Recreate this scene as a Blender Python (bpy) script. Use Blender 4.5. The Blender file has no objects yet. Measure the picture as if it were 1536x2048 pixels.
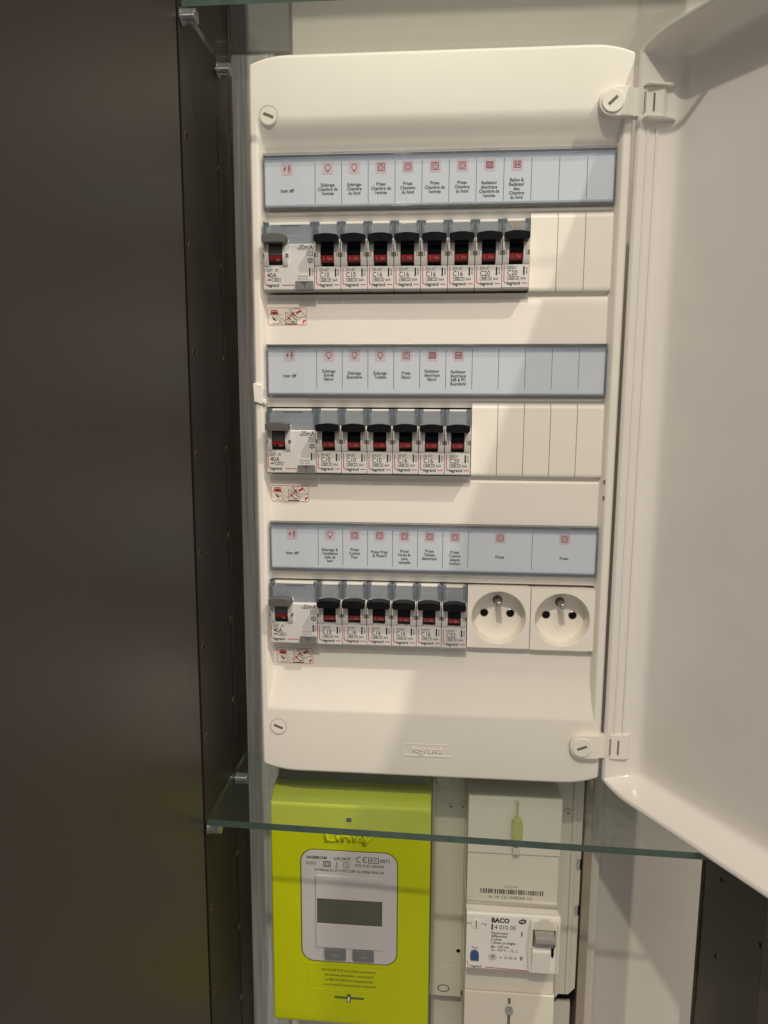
import bpy, bmesh, math, random
from mathutils import Matrix, Vector
random.seed(7)
S = 0.001                      # everything below is written in millimetres
scene = bpy.context.scene
COL = scene.collection

# ------------------------------------------------------------------ camera
CAM = (5.89, -496.71, -168.49)
RV = Vector((0.14474351, 0.07932364, 0.01070367))
def camera():
    Rm = Matrix.Rotation(RV.length, 3, RV.normalized()) @ Matrix(((1, 0, 0), (0, 0, -1), (0, 1, 0)))
    right, down, fwd = Rm[0], Rm[1], Rm[2]
    m = Matrix.Identity(4)
    for i in range(3):
        m[i][0] = right[i]; m[i][1] = -down[i]; m[i][2] = -fwd[i]; m[i][3] = CAM[i] * S
    cd = bpy.data.cameras.new('camera'); ob = bpy.data.objects.new('camera', cd); COL.objects.link(ob)
    ob.matrix_world = m
    cd.sensor_fit = 'VERTICAL'; cd.sensor_height = 36; cd.lens = 1420 / 2048 * 36
    cd.clip_start = 0.01; cd.clip_end = 50
    scene.camera = ob
camera()

# ------------------------------------------------------------------ world, lamps, exposure
w = bpy.data.worlds.new('World'); scene.world = w; w.use_nodes = True
w.node_tree.nodes['Background'].inputs[0].default_value = (1.0, 0.94, 0.87, 1)
w.node_tree.nodes['Background'].inputs[1].default_value = 0.30
def lamp(name, loc, aim, power, size, col):
    ld = bpy.data.lights.new(name, 'AREA'); ld.shape = 'DISK'; ld.size = size; ld.energy = power; ld.color = col
    ob = bpy.data.objects.new(name, ld); COL.objects.link(ob)
    ob.location = loc
    ob.rotation_euler = (Vector(aim) - Vector(loc)).to_track_quat('-Z', 'Y').to_euler()
WARM = (1.0, 0.895, 0.765)
lamp('ceiling_spot_right', (1.422, -1.016, 2.238), (0, 0, -0.2), 46.0, 0.06, WARM)
lamp('ceiling_spot_front', (-0.16, -1.90, 1.86), (0, 0, -0.3), 27.0, 0.065, WARM)
lamp('ceiling_glow', (0.1, -1.5, 1.7), (0, 0, -0.2), 13.0, 1.4, (1.0, 0.90, 0.77))
vs = scene.view_settings
vs.view_transform = 'Standard'; vs.look = 'None'; vs.exposure = 0.34; vs.gamma = 1.0; vs.use_curve_mapping = False
scene.cycles.use_denoising = True
scene.cycles.max_bounces = 10; scene.cycles.transparent_max_bounces = 24
scene.cycles.caustics_reflective = False; scene.cycles.caustics_refractive = False

# ------------------------------------------------------------------ materials
def nt(name):
    m = bpy.data.materials.new(name); m.use_nodes = True
    t = m.node_tree; b = t.nodes.get('Principled BSDF')
    return m, t, b
def mat(name, col, rough=0.45, var=0.04, nscale=60, bump=0.0, bscale=900, coat=0.0, metal=0.0, spec=0.5, rvar=0.06, alpha=1.0, stretch=None):
    m, t, b = nt(name); L = t.links
    tc = t.nodes.new('ShaderNodeTexCoord')
    mp = t.nodes.new('ShaderNodeMapping'); L.new(tc.outputs['Object'], mp.inputs['Vector'])
    if stretch: mp.inputs['Scale'].default_value = stretch
    n = t.nodes.new('ShaderNodeTexNoise'); n.inputs['Scale'].default_value = nscale; n.inputs['Detail'].default_value = 5
    L.new(mp.outputs[0], n.inputs['Vector'])
    r = t.nodes.new('ShaderNodeValToRGB'); L.new(n.outputs['Fac'], r.inputs['Fac'])
    r.color_ramp.elements[0].position = 0.3; r.color_ramp.elements[1].position = 0.7
    r.color_ramp.elements[0].color = [c * (1 - var) for c in col] + [1]
    r.color_ramp.elements[1].color = [min(1, c * (1 + var)) for c in col] + [1]
    L.new(r.outputs[0], b.inputs['Base Color'])
    mr = t.nodes.new('ShaderNodeMapRange'); L.new(n.outputs['Fac'], mr.inputs['Value'])
    mr.inputs['From Min'].default_value = 0.3; mr.inputs['From Max'].default_value = 0.7
    mr.inputs['To Min'].default_value = max(0.02, rough - rvar); mr.inputs['To Max'].default_value = min(1, rough + rvar)
    L.new(mr.outputs[0], b.inputs['Roughness'])
    b.inputs['Metallic'].default_value = metal; b.inputs['Specular IOR Level'].default_value = spec
    b.inputs['Coat Weight'].default_value = coat; b.inputs['Coat Roughness'].default_value = 0.12
    b.inputs['Alpha'].default_value = alpha
    if bump:
        n2 = t.nodes.new('ShaderNodeTexNoise'); n2.inputs['Scale'].default_value = bscale; n2.inputs['Detail'].default_value = 3
        L.new(mp.outputs[0], n2.inputs['Vector'])
        bp = t.nodes.new('ShaderNodeBump'); bp.inputs['Strength'].default_value = bump; bp.inputs['Distance'].default_value = 0.0004
        L.new(n2.outputs['Fac'], bp.inputs['Height']); L.new(bp.outputs[0], b.inputs['Normal'])
    return m
def clear(name, tint, body=0.0, bodycol=(0.5, 0.55, 0.6), rough=0.03, f0=0.04, gloss=1.0):
    """clear glass or plastic: straight-through light, Fresnel gloss and a little milky body"""
    m, t, b = nt(name); L = t.links; t.nodes.remove(b)
    out = t.nodes['Material Output']
    tr = t.nodes.new('ShaderNodeBsdfTransparent'); tr.inputs[0].default_value = (*tint, 1)
    gl = t.nodes.new('ShaderNodeBsdfGlossy'); gl.inputs['Roughness'].default_value = rough
    lw = t.nodes.new('ShaderNodeLayerWeight'); lw.inputs['Blend'].default_value = 0.5
    pw = t.nodes.new('ShaderNodeMath'); pw.operation = 'POWER'; pw.inputs[1].default_value = 5; L.new(lw.outputs['Facing'], pw.inputs[0])
    ma = t.nodes.new('ShaderNodeMath'); ma.operation = 'MULTIPLY_ADD'; L.new(pw.outputs[0], ma.inputs[0])
    ma.inputs[1].default_value = (1 - f0) * gloss; ma.inputs[2].default_value = f0 * gloss
    base = tr
    if body > 0:
        di = t.nodes.new('ShaderNodeBsdfDiffuse'); di.inputs[0].default_value = (*bodycol, 1)
        mb = t.nodes.new('ShaderNodeMixShader'); mb.inputs[0].default_value = body
        L.new(tr.outputs[0], mb.inputs[1]); L.new(di.outputs[0], mb.inputs[2]); base = mb
    mx = t.nodes.new('ShaderNodeMixShader'); L.new(ma.outputs[0], mx.inputs[0])
    L.new(base.outputs[0], mx.inputs[1]); L.new(gl.outputs[0], mx.inputs[2]); L.new(mx.outputs[0], out.inputs['Surface'])
    return m

M = {
 'cover':   mat('warm_white_plastic', (0.80, 0.755, 0.685), 0.40, 0.012, 30, 0.06, 2500),
 'doorw':   mat('glossy_white_plastic', (0.77, 0.735, 0.69), 0.20, 0.012, 30, 0.03, 2500, coat=0.3),
 'blank':   mat('blanking_white_plastic', (0.82, 0.775, 0.69), 0.42, 0.015, 40, 0.05, 2500),
 'body':    mat('light_grey_plastic', (0.61, 0.595, 0.57), 0.42, 0.02, 90, 0.05, 2500),
 'cheek':   mat('pale_grey_plastic', (0.65, 0.63, 0.60), 0.38, 0.02, 90),
 'black':   mat('black_plastic', (0.005, 0.005, 0.006), 0.30, 0.1, 200, 0.05, 2500, spec=0.14),
 'handleg': mat('dark_grey_plastic', (0.105, 0.10, 0.095), 0.40, 0.06, 150, 0.08, 2500),
 'tbtn':    mat('mid_grey_plastic', (0.16, 0.16, 0.16), 0.40, 0.05, 150),
 'red':     mat('red_flag_plastic', (0.33, 0.012, 0.016), 0.35, 0.05, 150),
 'ink':     mat('black_print', (0.018, 0.018, 0.02), 0.7, 0.0, spec=0.2),
 'inkgrey': mat('grey_print', (0.05, 0.05, 0.055), 0.7, 0.0, spec=0.2),
 'inkred':  mat('red_print', (0.50, 0.03, 0.035), 0.6, 0.0),
 'inkpale': mat('pale_red_print', (0.55, 0.16, 0.15), 0.6, 0.0),
 'iconred': mat('icon_red_print', (0.34, 0.035, 0.06), 0.6, 0.0),
 'pink':    mat('icon_pink_print', (0.72, 0.57, 0.57), 0.6, 0.0),
 'paper':   mat('label_paper', (0.735, 0.74, 0.755), 0.8, 0.02, 50, 0.05, 1500),
 'stick':   mat('sticker_paper', (0.80, 0.74, 0.66), 0.5, 0.01),
 'rail':    clear('tinted_clear_edge', (0.89, 0.91, 0.93), 0.12, (0.48, 0.50, 0.54), 0.04, 0.06),
 'window':  clear('clear_label_window', (0.95, 0.97, 0.99), 0.0, rough=0.05, f0=0.035, gloss=0.8),
 'tcover':  clear('clear_terminal_cover', (0.80, 0.84, 0.88), 0.42, (0.50, 0.53, 0.56), 0.10, 0.04),
 'tcover2': clear('smoky_terminal_cover', (0.74, 0.79, 0.84), 0.48, (0.40, 0.44, 0.48), 0.10, 0.04),
 'tside':   clear('blue_tint_clear_plastic', (0.56, 0.62, 0.70), 0.32, (0.26, 0.31, 0.37), 0.06, 0.06),
 'glass':   clear('shelf_glass', (0.94, 0.967, 0.952), 0.008, (0.6, 0.66, 0.63), 0.0, 0.04, 0.8),
 'gedge':   mat('green_glass_edge', (0.050, 0.082, 0.066), 0.12, 0.15, 120, coat=0.2),
 'gside':   clear('side_glass_edge', (0.90, 0.95, 0.92), 0.03, (0.3, 0.4, 0.35), 0.05, 0.04),
 'groove':  mat('groove_shadow_plastic', (0.50, 0.44, 0.37), 0.6, 0.0),
 'mtoggle': mat('toggle_grey_plastic', (0.34, 0.325, 0.31), 0.4, 0.04, 80),
 'serial':  mat('faded_print', (0.24, 0.22, 0.18), 0.7, 0.0),
 'topg':    mat('meter_rear_plastic', (0.20, 0.215, 0.17), 0.5, 0.05, 60),
 'pin':     clear('clear_pin_plastic', (0.80, 0.82, 0.82), 0.12, (0.6, 0.62, 0.62), 0.05, 0.08),
 'metal':   mat('zinc_metal', (0.50, 0.49, 0.47), 0.30, 0.06, 300, metal=1.0),
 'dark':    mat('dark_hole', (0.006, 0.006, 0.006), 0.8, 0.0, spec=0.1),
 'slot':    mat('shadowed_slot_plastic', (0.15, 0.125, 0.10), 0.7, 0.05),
 'lam_shaded':     mat('dark_brown_laminate_shaded', (0.015, 0.0118, 0.0098), 0.48, 0.15, 18, 0.10, 1400, rvar=0.08, spec=0.22, stretch=(1, 1, 0.25)),  # cabinet laminate darkened to put the interior's shade into the colour
 'lam_lit': mat('dark_brown_laminate_lit', (0.036, 0.0285, 0.0245), 0.42, 0.08, 9, 0.10, 1600, rvar=0.05, spec=0.35, stretch=(1, 1, 0.3)),  # same laminate in a lighter copy, for the lit door and right side
 'rough':   mat('chipped_board_edge', (0.05, 0.032, 0.02), 0.8, 0.9, 500, 0.5, 600),
 'brass':   mat('brass_sleeve', (0.22, 0.14, 0.065), 0.45, 0.7, 400, metal=0.4),
 'wall':    mat('painted_wall', (0.57, 0.53, 0.465), 0.7, 0.03, 12, 0.35, 420),
 'strip':   mat('brushed_grey_strip', (0.37, 0.365, 0.34), 0.6, 0.30, 60, 0.6, 300, stretch=(7, 7, 0.16)),
 'batten':  mat('white_batten', (0.64, 0.60, 0.53), 0.6, 0.03, 30, 0.15, 500),
 'shade_stain':    mat('brown_shade_stain', (0.34, 0.28, 0.21), 0.6, 0.1, 60),  # brown of the painted recess shade, also of the glue stain
 'plate':   mat('beige_mount_plastic', (0.60, 0.56, 0.48), 0.42, 0.03, 25, 0.06, 1500),
 'cream':   mat('cream_breaker_plastic', (0.70, 0.65, 0.55), 0.40, 0.025, 25, 0.06, 1500),
 'bwhite':  mat('white_breaker_face', (0.80, 0.77, 0.71), 0.40, 0.02, 40),
 'lime':    mat('lime_green_plastic', (0.49, 0.535, 0.002), 0.42, 0.02, 30, 0.08, 2200, spec=0.22),
 'limedk':  mat('lime_print', (0.10, 0.13, 0.004), 0.6, 0.0),
 'bezel':   mat('meter_grey_plastic', (0.52, 0.50, 0.49), 0.40, 0.02, 60, 0.05, 2500),
 'lcd':     mat('lcd_glass', (0.075, 0.08, 0.05), 0.12, 0.05, 30),
 'mbtn':    mat('meter_button_plastic', (0.15, 0.15, 0.15), 0.35, 0.03, 60),
 'yellow':  clear('yellow_seal_plastic', (0.85, 0.88, 0.35), 0.55, (0.62, 0.64, 0.16), 0.10, 0.05),
 'blue':    mat('blue_button_plastic', (0.03, 0.07, 0.19), 0.30, 0.05, 80),
 'dgrey':   mat('dark_grey_box', (0.035, 0.033, 0.030), 0.5, 0.05, 40),
}

# ------------------------------------------------------------------ mesh helpers (mm)
class MB:
    def __init__(s): s.v = []; s.f = []; s.m = []
    def face(s, pts, mi=0):
        b = len(s.v); s.v += [tuple(p) for p in pts]; s.f.append(list(range(b, b + len(pts)))); s.m.append(mi); return s
    def box(s, x0, x1, y0, y1, z0, z1, mi=0):
        b = len(s.v)
        s.v += [(x, y, z) for x in (x0, x1) for y in (y0, y1) for z in (z0, z1)]
        for q in ((0, 1, 3, 2), (4, 6, 7, 5), (0, 4, 5, 1), (2, 3, 7, 6), (0, 2, 6, 4), (1, 5, 7, 3)):
            s.f.append([b + i for i in q]); s.m.append(mi)
        return s
    def prism_x(s, prof, x0, x1, mi=0):            # prof = [(y,z)...]
        b = len(s.v); n = len(prof)
        s.v += [(x0, y, z) for y, z in prof] + [(x1, y, z) for y, z in prof]
        s.f.append([b + i for i in range(n)]); s.f.append([b + n + i for i in reversed(range(n))]); s.m += [mi, mi]
        for i in range(n):
            j = (i + 1) % n; s.f.append([b + i, b + n + i, b + n + j, b + j]); s.m.append(mi)
        return s
    def prism_y(s, out, y0, y1, mi=0):             # out = [(x,z)...]
        b = len(s.v); n = len(out)
        s.v += [(x, y0, z) for x, z in out] + [(x, y1, z) for x, z in out]
        s.f.append([b + i for i in range(n)]); s.f.append([b + n + i for i in reversed(range(n))]); s.m += [mi, mi]
        for i in range(n):
            j = (i + 1) % n; s.f.append([b + i, b + n + i, b + n + j, b + j]); s.m.append(mi)
        return s
    def cyl(s, c, axis, r, h, n=20, r2=None, mi=0):
        r2 = r if r2 is None else r2
        b = len(s.v); a = 'xyz'.index(axis); o = [(a + 1) % 3, (a + 2) % 3]
        for k, rr in ((0, r), (1, r2)):
            for i in range(n):
                p = [0, 0, 0]; t = 2 * math.pi * i / n
                p[a] = c[a] + k * h; p[o[0]] = c[o[0]] + rr * math.cos(t); p[o[1]] = c[o[1]] + rr * math.sin(t); s.v.append(tuple(p))
        s.f.append([b + i for i in reversed(range(n))]); s.f.append([b + n + i for i in range(n)]); s.m += [mi, mi]
        for i in range(n):
            j = (i + 1) % n; s.f.append([b + i, b + j, b + n + j, b + n + i]); s.m.append(mi)
        return s
    # flat print on a plane facing the viewer
    def flat(s, pts, y, mi=0): return s.face([(x, y, z) for x, z in pts], mi)
    def stroke(s, pts, wd, y, closed=False, mi=0):
        n = len(pts); h = wd / 2
        for i in range(n if closed else n - 1):
            a, c = pts[i], pts[(i + 1) % n]
            dx, dz = c[0] - a[0], c[1] - a[1]; l = math.hypot(dx, dz) or 1
            ux, uz = dx / l * h, dz / l * h; px, pz = -uz, ux
            s.flat([(a[0] - ux + px, a[1] - uz + pz), (a[0] - ux - px, a[1] - uz - pz), (c[0] + ux - px, c[1] + uz - pz), (c[0] + ux + px, c[1] + uz + pz)], y + 0.002 * (i % 2), mi)
        return s
    def text(s, t, x, z, cap, y, sx=0.9, al='C', rot=0, bold=0.0, mi=0):
        V, F, x0, x1 = glyphs(t, bold)
        k = cap / CAPH
        off = {'L': x0, 'C': (x0 + x1) / 2, 'R': x1}[al]
        b = len(s.v); cr, sr = math.cos(rot), math.sin(rot)
        for px, pz in V:
            ax, az = (px - off) * k * sx, (pz - CAPH / 2) * k
            s.v.append((x + ax * cr - az * sr, y, z + ax * sr + az * cr))
        for f in F: s.f.append([b + i for i in f]); s.m.append(mi)
        return s
_g = {}
def glyphs(t, bold=0.0):
    key = (t, bold)
    if key not in _g:
        cu = bpy.data.curves.new('t', 'FONT'); cu.body = t; cu.resolution_u = 2; cu.offset = bold
        ob = bpy.data.objects.new('t', cu)
        me = ob.to_mesh()
        V = [(v.co.x, v.co.y) for v in me.vertices]; F = [list(p.vertices) for p in me.polygons]
        ob.to_mesh_clear(); bpy.data.objects.remove(ob); bpy.data.curves.remove(cu)
        xs = [v[0] for v in V] or [0]
        _g[key] = (V, F, min(xs), max(xs))
    return _g[key]
CAPH = max(v[1] for v in glyphs('H')[0])
def rrect(x0, x1, z0, z1, r, n=5):
    p = []
    for cx, cz, a in ((x1 - r, z1 - r, 0), (x0 + r, z1 - r, 90), (x0 + r, z0 + r, 180), (x1 - r, z0 + r, 270)):
        for i in range(n + 1):
            t = math.radians(a + 90 * i / n); p.append((cx + r * math.cos(t), cz + r * math.sin(t)))
    return p
def circ(cx, cz, r, n=20, a0=0, a1=360):
    k = n if a1 - a0 >= 360 else n + 1
    return [(cx + r * math.cos(math.radians(a0 + (a1 - a0) * i / n)), cz + r * math.sin(math.radians(a0 + (a1 - a0) * i / n))) for i in range(k)]

def mesh(name, mb, mats, bevel=0.0, seg=2, smooth=True, angle=35):
    me = bpy.data.meshes.new(name)
    bm = bmesh.new()
    vs_ = [bm.verts.new((x * S, y * S, z * S)) for x, y, z in mb.v]
    for f, mi in zip(mb.f, mb.m):
        try:
            fc = bm.faces.new([vs_[i] for i in f]); fc.material_index = mi
        except ValueError: pass
    if bevel:
        bmesh.ops.remove_doubles(bm, verts=bm.verts, dist=1e-6)
        bmesh.ops.recalc_face_normals(bm, faces=bm.faces)
        ed = [e for e in bm.edges if len(e.link_faces) == 2 and e.calc_face_angle(0) > math.radians(30)]
        bmesh.ops.bevel(bm, geom=ed, offset=bevel * S, offset_type='OFFSET', segments=seg, profile=0.5, affect='EDGES', clamp_overlap=True)
    else:
        bmesh.ops.recalc_face_normals(bm, faces=bm.faces)
    bm.to_mesh(me); bm.free()
    for m in (mats if isinstance(mats, (list, tuple)) else [mats]): me.materials.append(M[m])
    if smooth:
        me.polygons.foreach_set('use_smooth', [True] * len(me.polygons))
        me.set_sharp_from_angle(angle=math.radians(angle))
    if bevel: me['bevelled'] = 1
    me.update()
    return me
def link(name, me, parent=None, loc=None):
    o = bpy.data.objects.new(name, me); COL.objects.link(o)
    if me.get('bevelled'):
        wn = o.modifiers.new('weighted_normals', 'WEIGHTED_NORMAL'); wn.keep_sharp = True; wn.weight = 90
    if parent is not None:
        o.parent = parent
        if loc is None and parent.parent is None and parent.get('world_parts'):
            o.location = -parent.location
    if loc is not None: o.location = [c * S for c in loc]
    return o
def obj(name, mb, mats, parent=None, bevel=0.0, **k):
    return link(name, mesh(name, mb, mats, bevel, **k), parent)
def thing(name, label, cat, loc=(0, 0, 0), group=None, world_parts=True):
    o = bpy.data.objects.new(name, None); COL.objects.link(o); o.location = [c * S for c in loc]
    o.empty_display_size = 0.01
    tag(o, label, cat, group)
    if world_parts: o['world_parts'] = 1
    return o
def tag(o, label, cat, group=None):
    o['label'] = label; o['category'] = cat
    if group: o['group'] = group
def struct(o): o['kind'] = 'structure'; return o
def sm(t):
    t = max(0.0, min(1.0, t)); return t * t * (3 - 2 * t)
def frange(a, b, st):
    n = max(1, int(round(abs(b - a) / st))); return [a + (b - a) * i / n for i in range(n + 1)]

# ------------------------------------------------------------------ setting: wall
struct(obj('wall', MB().box(-700, 700, 100, 130, -1000, 600), 'wall'))

# ------------------------------------------------------------------ cabinet
cab = thing('cabinet', 'dark brown laminate cabinet around the board, its door open at left', 'cabinet', (-159, 0, -900))
left = obj('side_panel', MB().box(-168, -150, -58, 42, -900, 330), 'lam_shaded', cab, 0.6)
left['label'] = 'left inner side panel with shelf pin holes'
right = obj('side_panel', MB().box(222, 240, -58, 42, -900, 330), 'lam_lit', cab, 0.6)  # lighter laminate copy, so that this side looks lit
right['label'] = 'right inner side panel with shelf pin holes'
obj('unseen_shade_panel', MB().box(-149.9, 221.9, -58, 99, 268, 286), 'lam_shaded', cab, 0.6)  # added out of view to shade the wall above the board
for sgn, xw in ((1, -150), (-1, 222)):
    e = MB()
    z = -900.0
    while z < 330:                                   # chipped rear edge of the board, uneven
        h = random.uniform(4, 16); d = random.uniform(0.1, 0.9)
        e.box(*sorted((xw - sgn * 17, xw + sgn * (d + 0.15))), 42.05, 43.6 + random.uniform(0, .5), z, z + h); z += h
    obj('raw_edge', e, 'rough', cab)
    obj('rear_strip', MB().box(min(xw - sgn * 17, xw - sgn * 0.3), max(xw - sgn * 17, xw - sgn * 0.3), 44.3, 50.5, -900, 330), 'lam_shaded', cab, 0.4)
# shallow grooved seam along the rear holes and a proud rear half as seen on the left side
obj('side_lining', MB().box(-150.3, -149.5, 11.6, 41.5, -900, 28.4), 'lam_shaded', cab, 0.15)
ring = MB()
for i in range(16):
    a, b_ = 2 * math.pi * i / 16, 2 * math.pi * (i + 1) / 16
    for r0, r1, x0, x1 in ((2.3, 2.6, 0.15, 0.0), (2.3, 2.0, 0.15, -5)):
        ring.face([(x0, r0 * math.cos(a), r0 * math.sin(a)), (x0, r0 * math.cos(b_), r0 * math.sin(b_)), (x1, r1 * math.cos(b_), r1 * math.sin(b_)), (x1, r1 * math.cos(a), r1 * math.sin(a))])
ring.cyl((-0.15, 0, 0), 'x', 2.1, 0.2, 14, mi=1)
hole_me = mesh('pin_hole', ring, ['brass', 'dark'])
for yy in (-55 + 3.4, 11):
    for k in range(0, 12):
        if k in (0, 8): continue
        x = -150 if yy < 0 else -149.55
        o = link('pin_hole', hole_me, cab); o.location = Vector((x * S, yy * S, (57.4 - 64 * k) * S)) - cab.location
for yy in (-55, 11):
    for k in range(7, 13):
        o = link('pin_hole', hole_me, cab); o.location = Vector((222 * S, yy * S, (57.4 - 64 * k + (0 if k != 8 else 0)) * S)) - cab.location
        o.rotation_euler = (0, 0, math.pi)
cd_ = MB().box(-18, 0, -400, 0, -900, 330)
cdo = obj('door', cd_, 'lam_lit', cab, 0.25)
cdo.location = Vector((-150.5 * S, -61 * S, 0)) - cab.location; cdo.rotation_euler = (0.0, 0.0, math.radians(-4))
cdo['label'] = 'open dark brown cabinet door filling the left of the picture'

# brushed grey strip, batten and a painted recess shade on the wall
fs = obj('filler_strip', MB().box(-172, -128, 90, 99.9, -900, 330), 'strip', None, 0.8)
tag(fs, 'brushed grey vertical strip on the wall between dark cabinet side and board', 'strip')
bt = obj('batten', MB().box(140.5, 150.6, 88, 99.9, -900, -300), 'batten', None, 0.5)
tag(bt, 'narrow white vertical batten on the wall right of the mounting plate', 'batten')
tr_ = obj('shade_strip', MB().box(132.5, 139.6, 70, 99.9, -900, -300), 'shade_stain', None, 0.5)  # dark strip coloured as the shade between plate and batten
tag(tr_, 'thin brown vertical strip painted as the shaded recess beside the mounting plate', 'shade_stain')
db = obj('trunking_box', MB().box(-175, -115.3, 88, 99.9, 103.4, 330), 'dgrey', None, 1.0)
tag(db, 'dark grey box on the back wall above the board, seen through the upper glass shelf', 'box')

# ------------------------------------------------------------------ glass shelves and pins
def shelf(zb, label, ya, yb):
    z0, z1 = zb, zb + 4.7
    mb = MB(); x0, x1, y0, y1 = -149, 221, -63, 35
    c = 1.0
    out = [(x0 + c, ya), (x1 - c, yb), (x1, yb + c), (x1, y1 - c), (x1 - c, y1), (x0 + c, y1), (x0, y1 - c), (x0, ya + c)]
    mb.face([(x, y, z0) for x, y in reversed(out)]); mb.face([(x, y, z1) for x, y in out])
    root = thing('glass_shelf', label, 'glass shelf', (36, -14, zb), 'glass shelves in the cabinet')
    obj('pane', mb, 'glass', root, smooth=False)
    eb, es = MB(), MB()
    for i in range(8):
        a, b_ = out[i], out[(i + 1) % 8]
        (eb if i == 0 else es).face([(a[0], a[1], z0), (b_[0], b_[1], z0), (b_[0], b_[1], z1), (a[0], a[1], z1)])
    obj('polished_edge', eb, 'gedge', root, smooth=False)
    obj('side_edge', es, 'gside', root, smooth=False)
shelf(61.6, 'upper glass shelf just above the white board, seen from below', -57.5, -57.5)
shelf(-450.4, 'lower glass shelf under the white board, in front of the green meter', -60, -70)
def pin(x, y, z, label, s=1):
    root = thing('shelf_pin', label, 'shelf pin', (x, y, z), 'clear shelf pins', False)
    me = mesh('sleeve', MB().cyl((0, 0, 0), 'x', 4.1, 9.5 * s, 24), 'pin', 0.5)
    link('sleeve', me, root)
    link('stem', mesh('stem', MB().cyl((-6 * s, 0, 0), 'x', 1.9, 14 * s, 14), 'metal', 0.3), root)
    link('collar', mesh('collar', MB().cyl((0.2 * s, 0, 0), 'x', 4.7, 1.0 * s, 24), 'pin', 0.3), root)
pin(-149.6, -55, 57.4, 'clear plastic shelf pin holding the front corner of the upper glass shelf')
pin(-148.9, 11, 57.4, 'clear plastic shelf pin under the back of the upper glass shelf')
pin(-149.6, -55, -454.6, 'clear plastic shelf pin holding the front corner of the lower glass shelf')
pin(-148.9, 11, -454.6, 'clear plastic shelf pin under the back of the lower glass shelf')

# ------------------------------------------------------------------ distribution board
MP = 17.95; XL = -117.2; ROWZ = (-89.2, -214.2, -339.2); DH = 45.4
board = thing('distribution_board', 'white wall-mounted electrical distribution board with three rows and its door open', 'electrical panel', (0, 100, -441))
ZT, ZB = 61.0, -441.0
def corner(x):
    t = max(0, (abs(x) - 99) / 26); return 5.5 * t * t
dev_right = (XL + 10 * MP, XL + 8 * MP, XL + 13 * MP)
wins = []
for r in range(3):
    wins.append((-116.7, 116.7, -36.1 - 125 * r, 0.2 - 125 * r, 12.0))
    wins.append((XL - 0.4, dev_right[r] + 0.4, ROWZ[r] - 1.5, ROWZ[r] + DH + 0.9, 32.0))
def cover_y(x, z):
    for x0, x1, z0, z1, y in wins:
        if x0 < x < x1 and z0 < z < z1: return y
    if z >= 22: b = -1 + 1.2 * ((z - 22) / 39) ** 2
    elif z >= 2.0: b = -1 + 6.5 * (0.8 * sm((22.0 - z) / 20) + 0.2 * max(0, (22 - z) / 20))
    elif z >= -358: b = 5.5
    elif z >= -391: b = 5.5 - 6.5 * ((-358 - z) / 33) ** 1.5
    else: b = -1 + 1.2 * ((-391 - z) / 50) ** 2
    if -350 < z < 4:
        k = (-z) % 125
        if 38 < k < 93: b += 1.4
        elif 93 <= k < 95: b += 1.4 * (1 - (k - 93) / 2)
    ry = 7.0 - 8.0 * sm((abs(x) - 114.5) / 5.5)
    if abs(x) > 114.5 and -391 < z < 22: b = min(b, ry)
    if abs(x) > 123: b += 1.6 * ((abs(x) - 123) / 2) ** 2
    e = min(ZT - z, z - ZB)
    if e < 2: b += 1.6 * ((2 - e) / 2) ** 2
    return b
xs = set(frange(-125, -112, 0.65) + frange(112, 125, 0.65) + frange(-112, 112, 7))
zs = set(frange(ZB, ZB + 3, 0.6) + frange(ZT - 3, ZT, 0.6) + frange(ZT - 3, 2, 1.2) + frange(-346, -395, 1.2) + frange(-395, ZB + 3, 4) + frange(2, -346, 6))
for x0, x1, z0, z1, y in wins:
    for a in (x0, x1): xs |= {a - 0.05, a + 0.05}
    for a in (z0, z1): zs |= {a - 0.05, a + 0.05}
for r in range(3):
    for a in (38, 93, 95): zs |= {-125 * r - a - 0.06, -125 * r - a + 0.06}
xs = sorted(xs); zs = sorted(zs)
def zmap(x, z):
    if z > 30: return z - corner(x) * (z - 30) / (ZT - 30)
    if z < -410: return z + corner(x) * (-410 - z) / (-410 - ZB)
    return z
def grid_mb(xs, zs, fy, zm=zmap):
    mb = MB(); nx = len(xs)
    for z in zs:
        for x in xs: mb.v.append((x, fy(x, z), zm(x, z)))
    for j in range(len(zs) - 1):
        for i in range(nx - 1):
            a = j * nx + i; mb.f.append([a, a + 1, a + nx + 1, a + nx]); mb.m.append(0)
    return mb
g = grid_mb(xs, zs, cover_y)
nx, nz = len(xs), len(zs)
loop = [i for i in range(nx)] + [j * nx + nx - 1 for j in range(1, nz)] + [(nz - 1) * nx + i for i in range(nx - 2, -1, -1)] + [j * nx for j in range(nz - 2, 0, -1)]
base = len(g.v)
for i in loop: x, y, z = g.v[i]; g.v.append((x, 42, z))
for k in range(len(loop)):
    k2 = (k + 1) % len(loop); g.f.append([loop[k], loop[k2], base + k2, base + k]); g.m.append(0)
obj('cover', g, 'cover', board, angle=38)
obj('back_box', MB().box(-121, 121, 43, 99.9, -435, 55), 'cover', board, 2)
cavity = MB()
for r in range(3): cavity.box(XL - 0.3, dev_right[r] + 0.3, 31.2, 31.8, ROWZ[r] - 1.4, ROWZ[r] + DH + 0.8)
obj('window_backing', cavity, 'dark', board)

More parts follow.
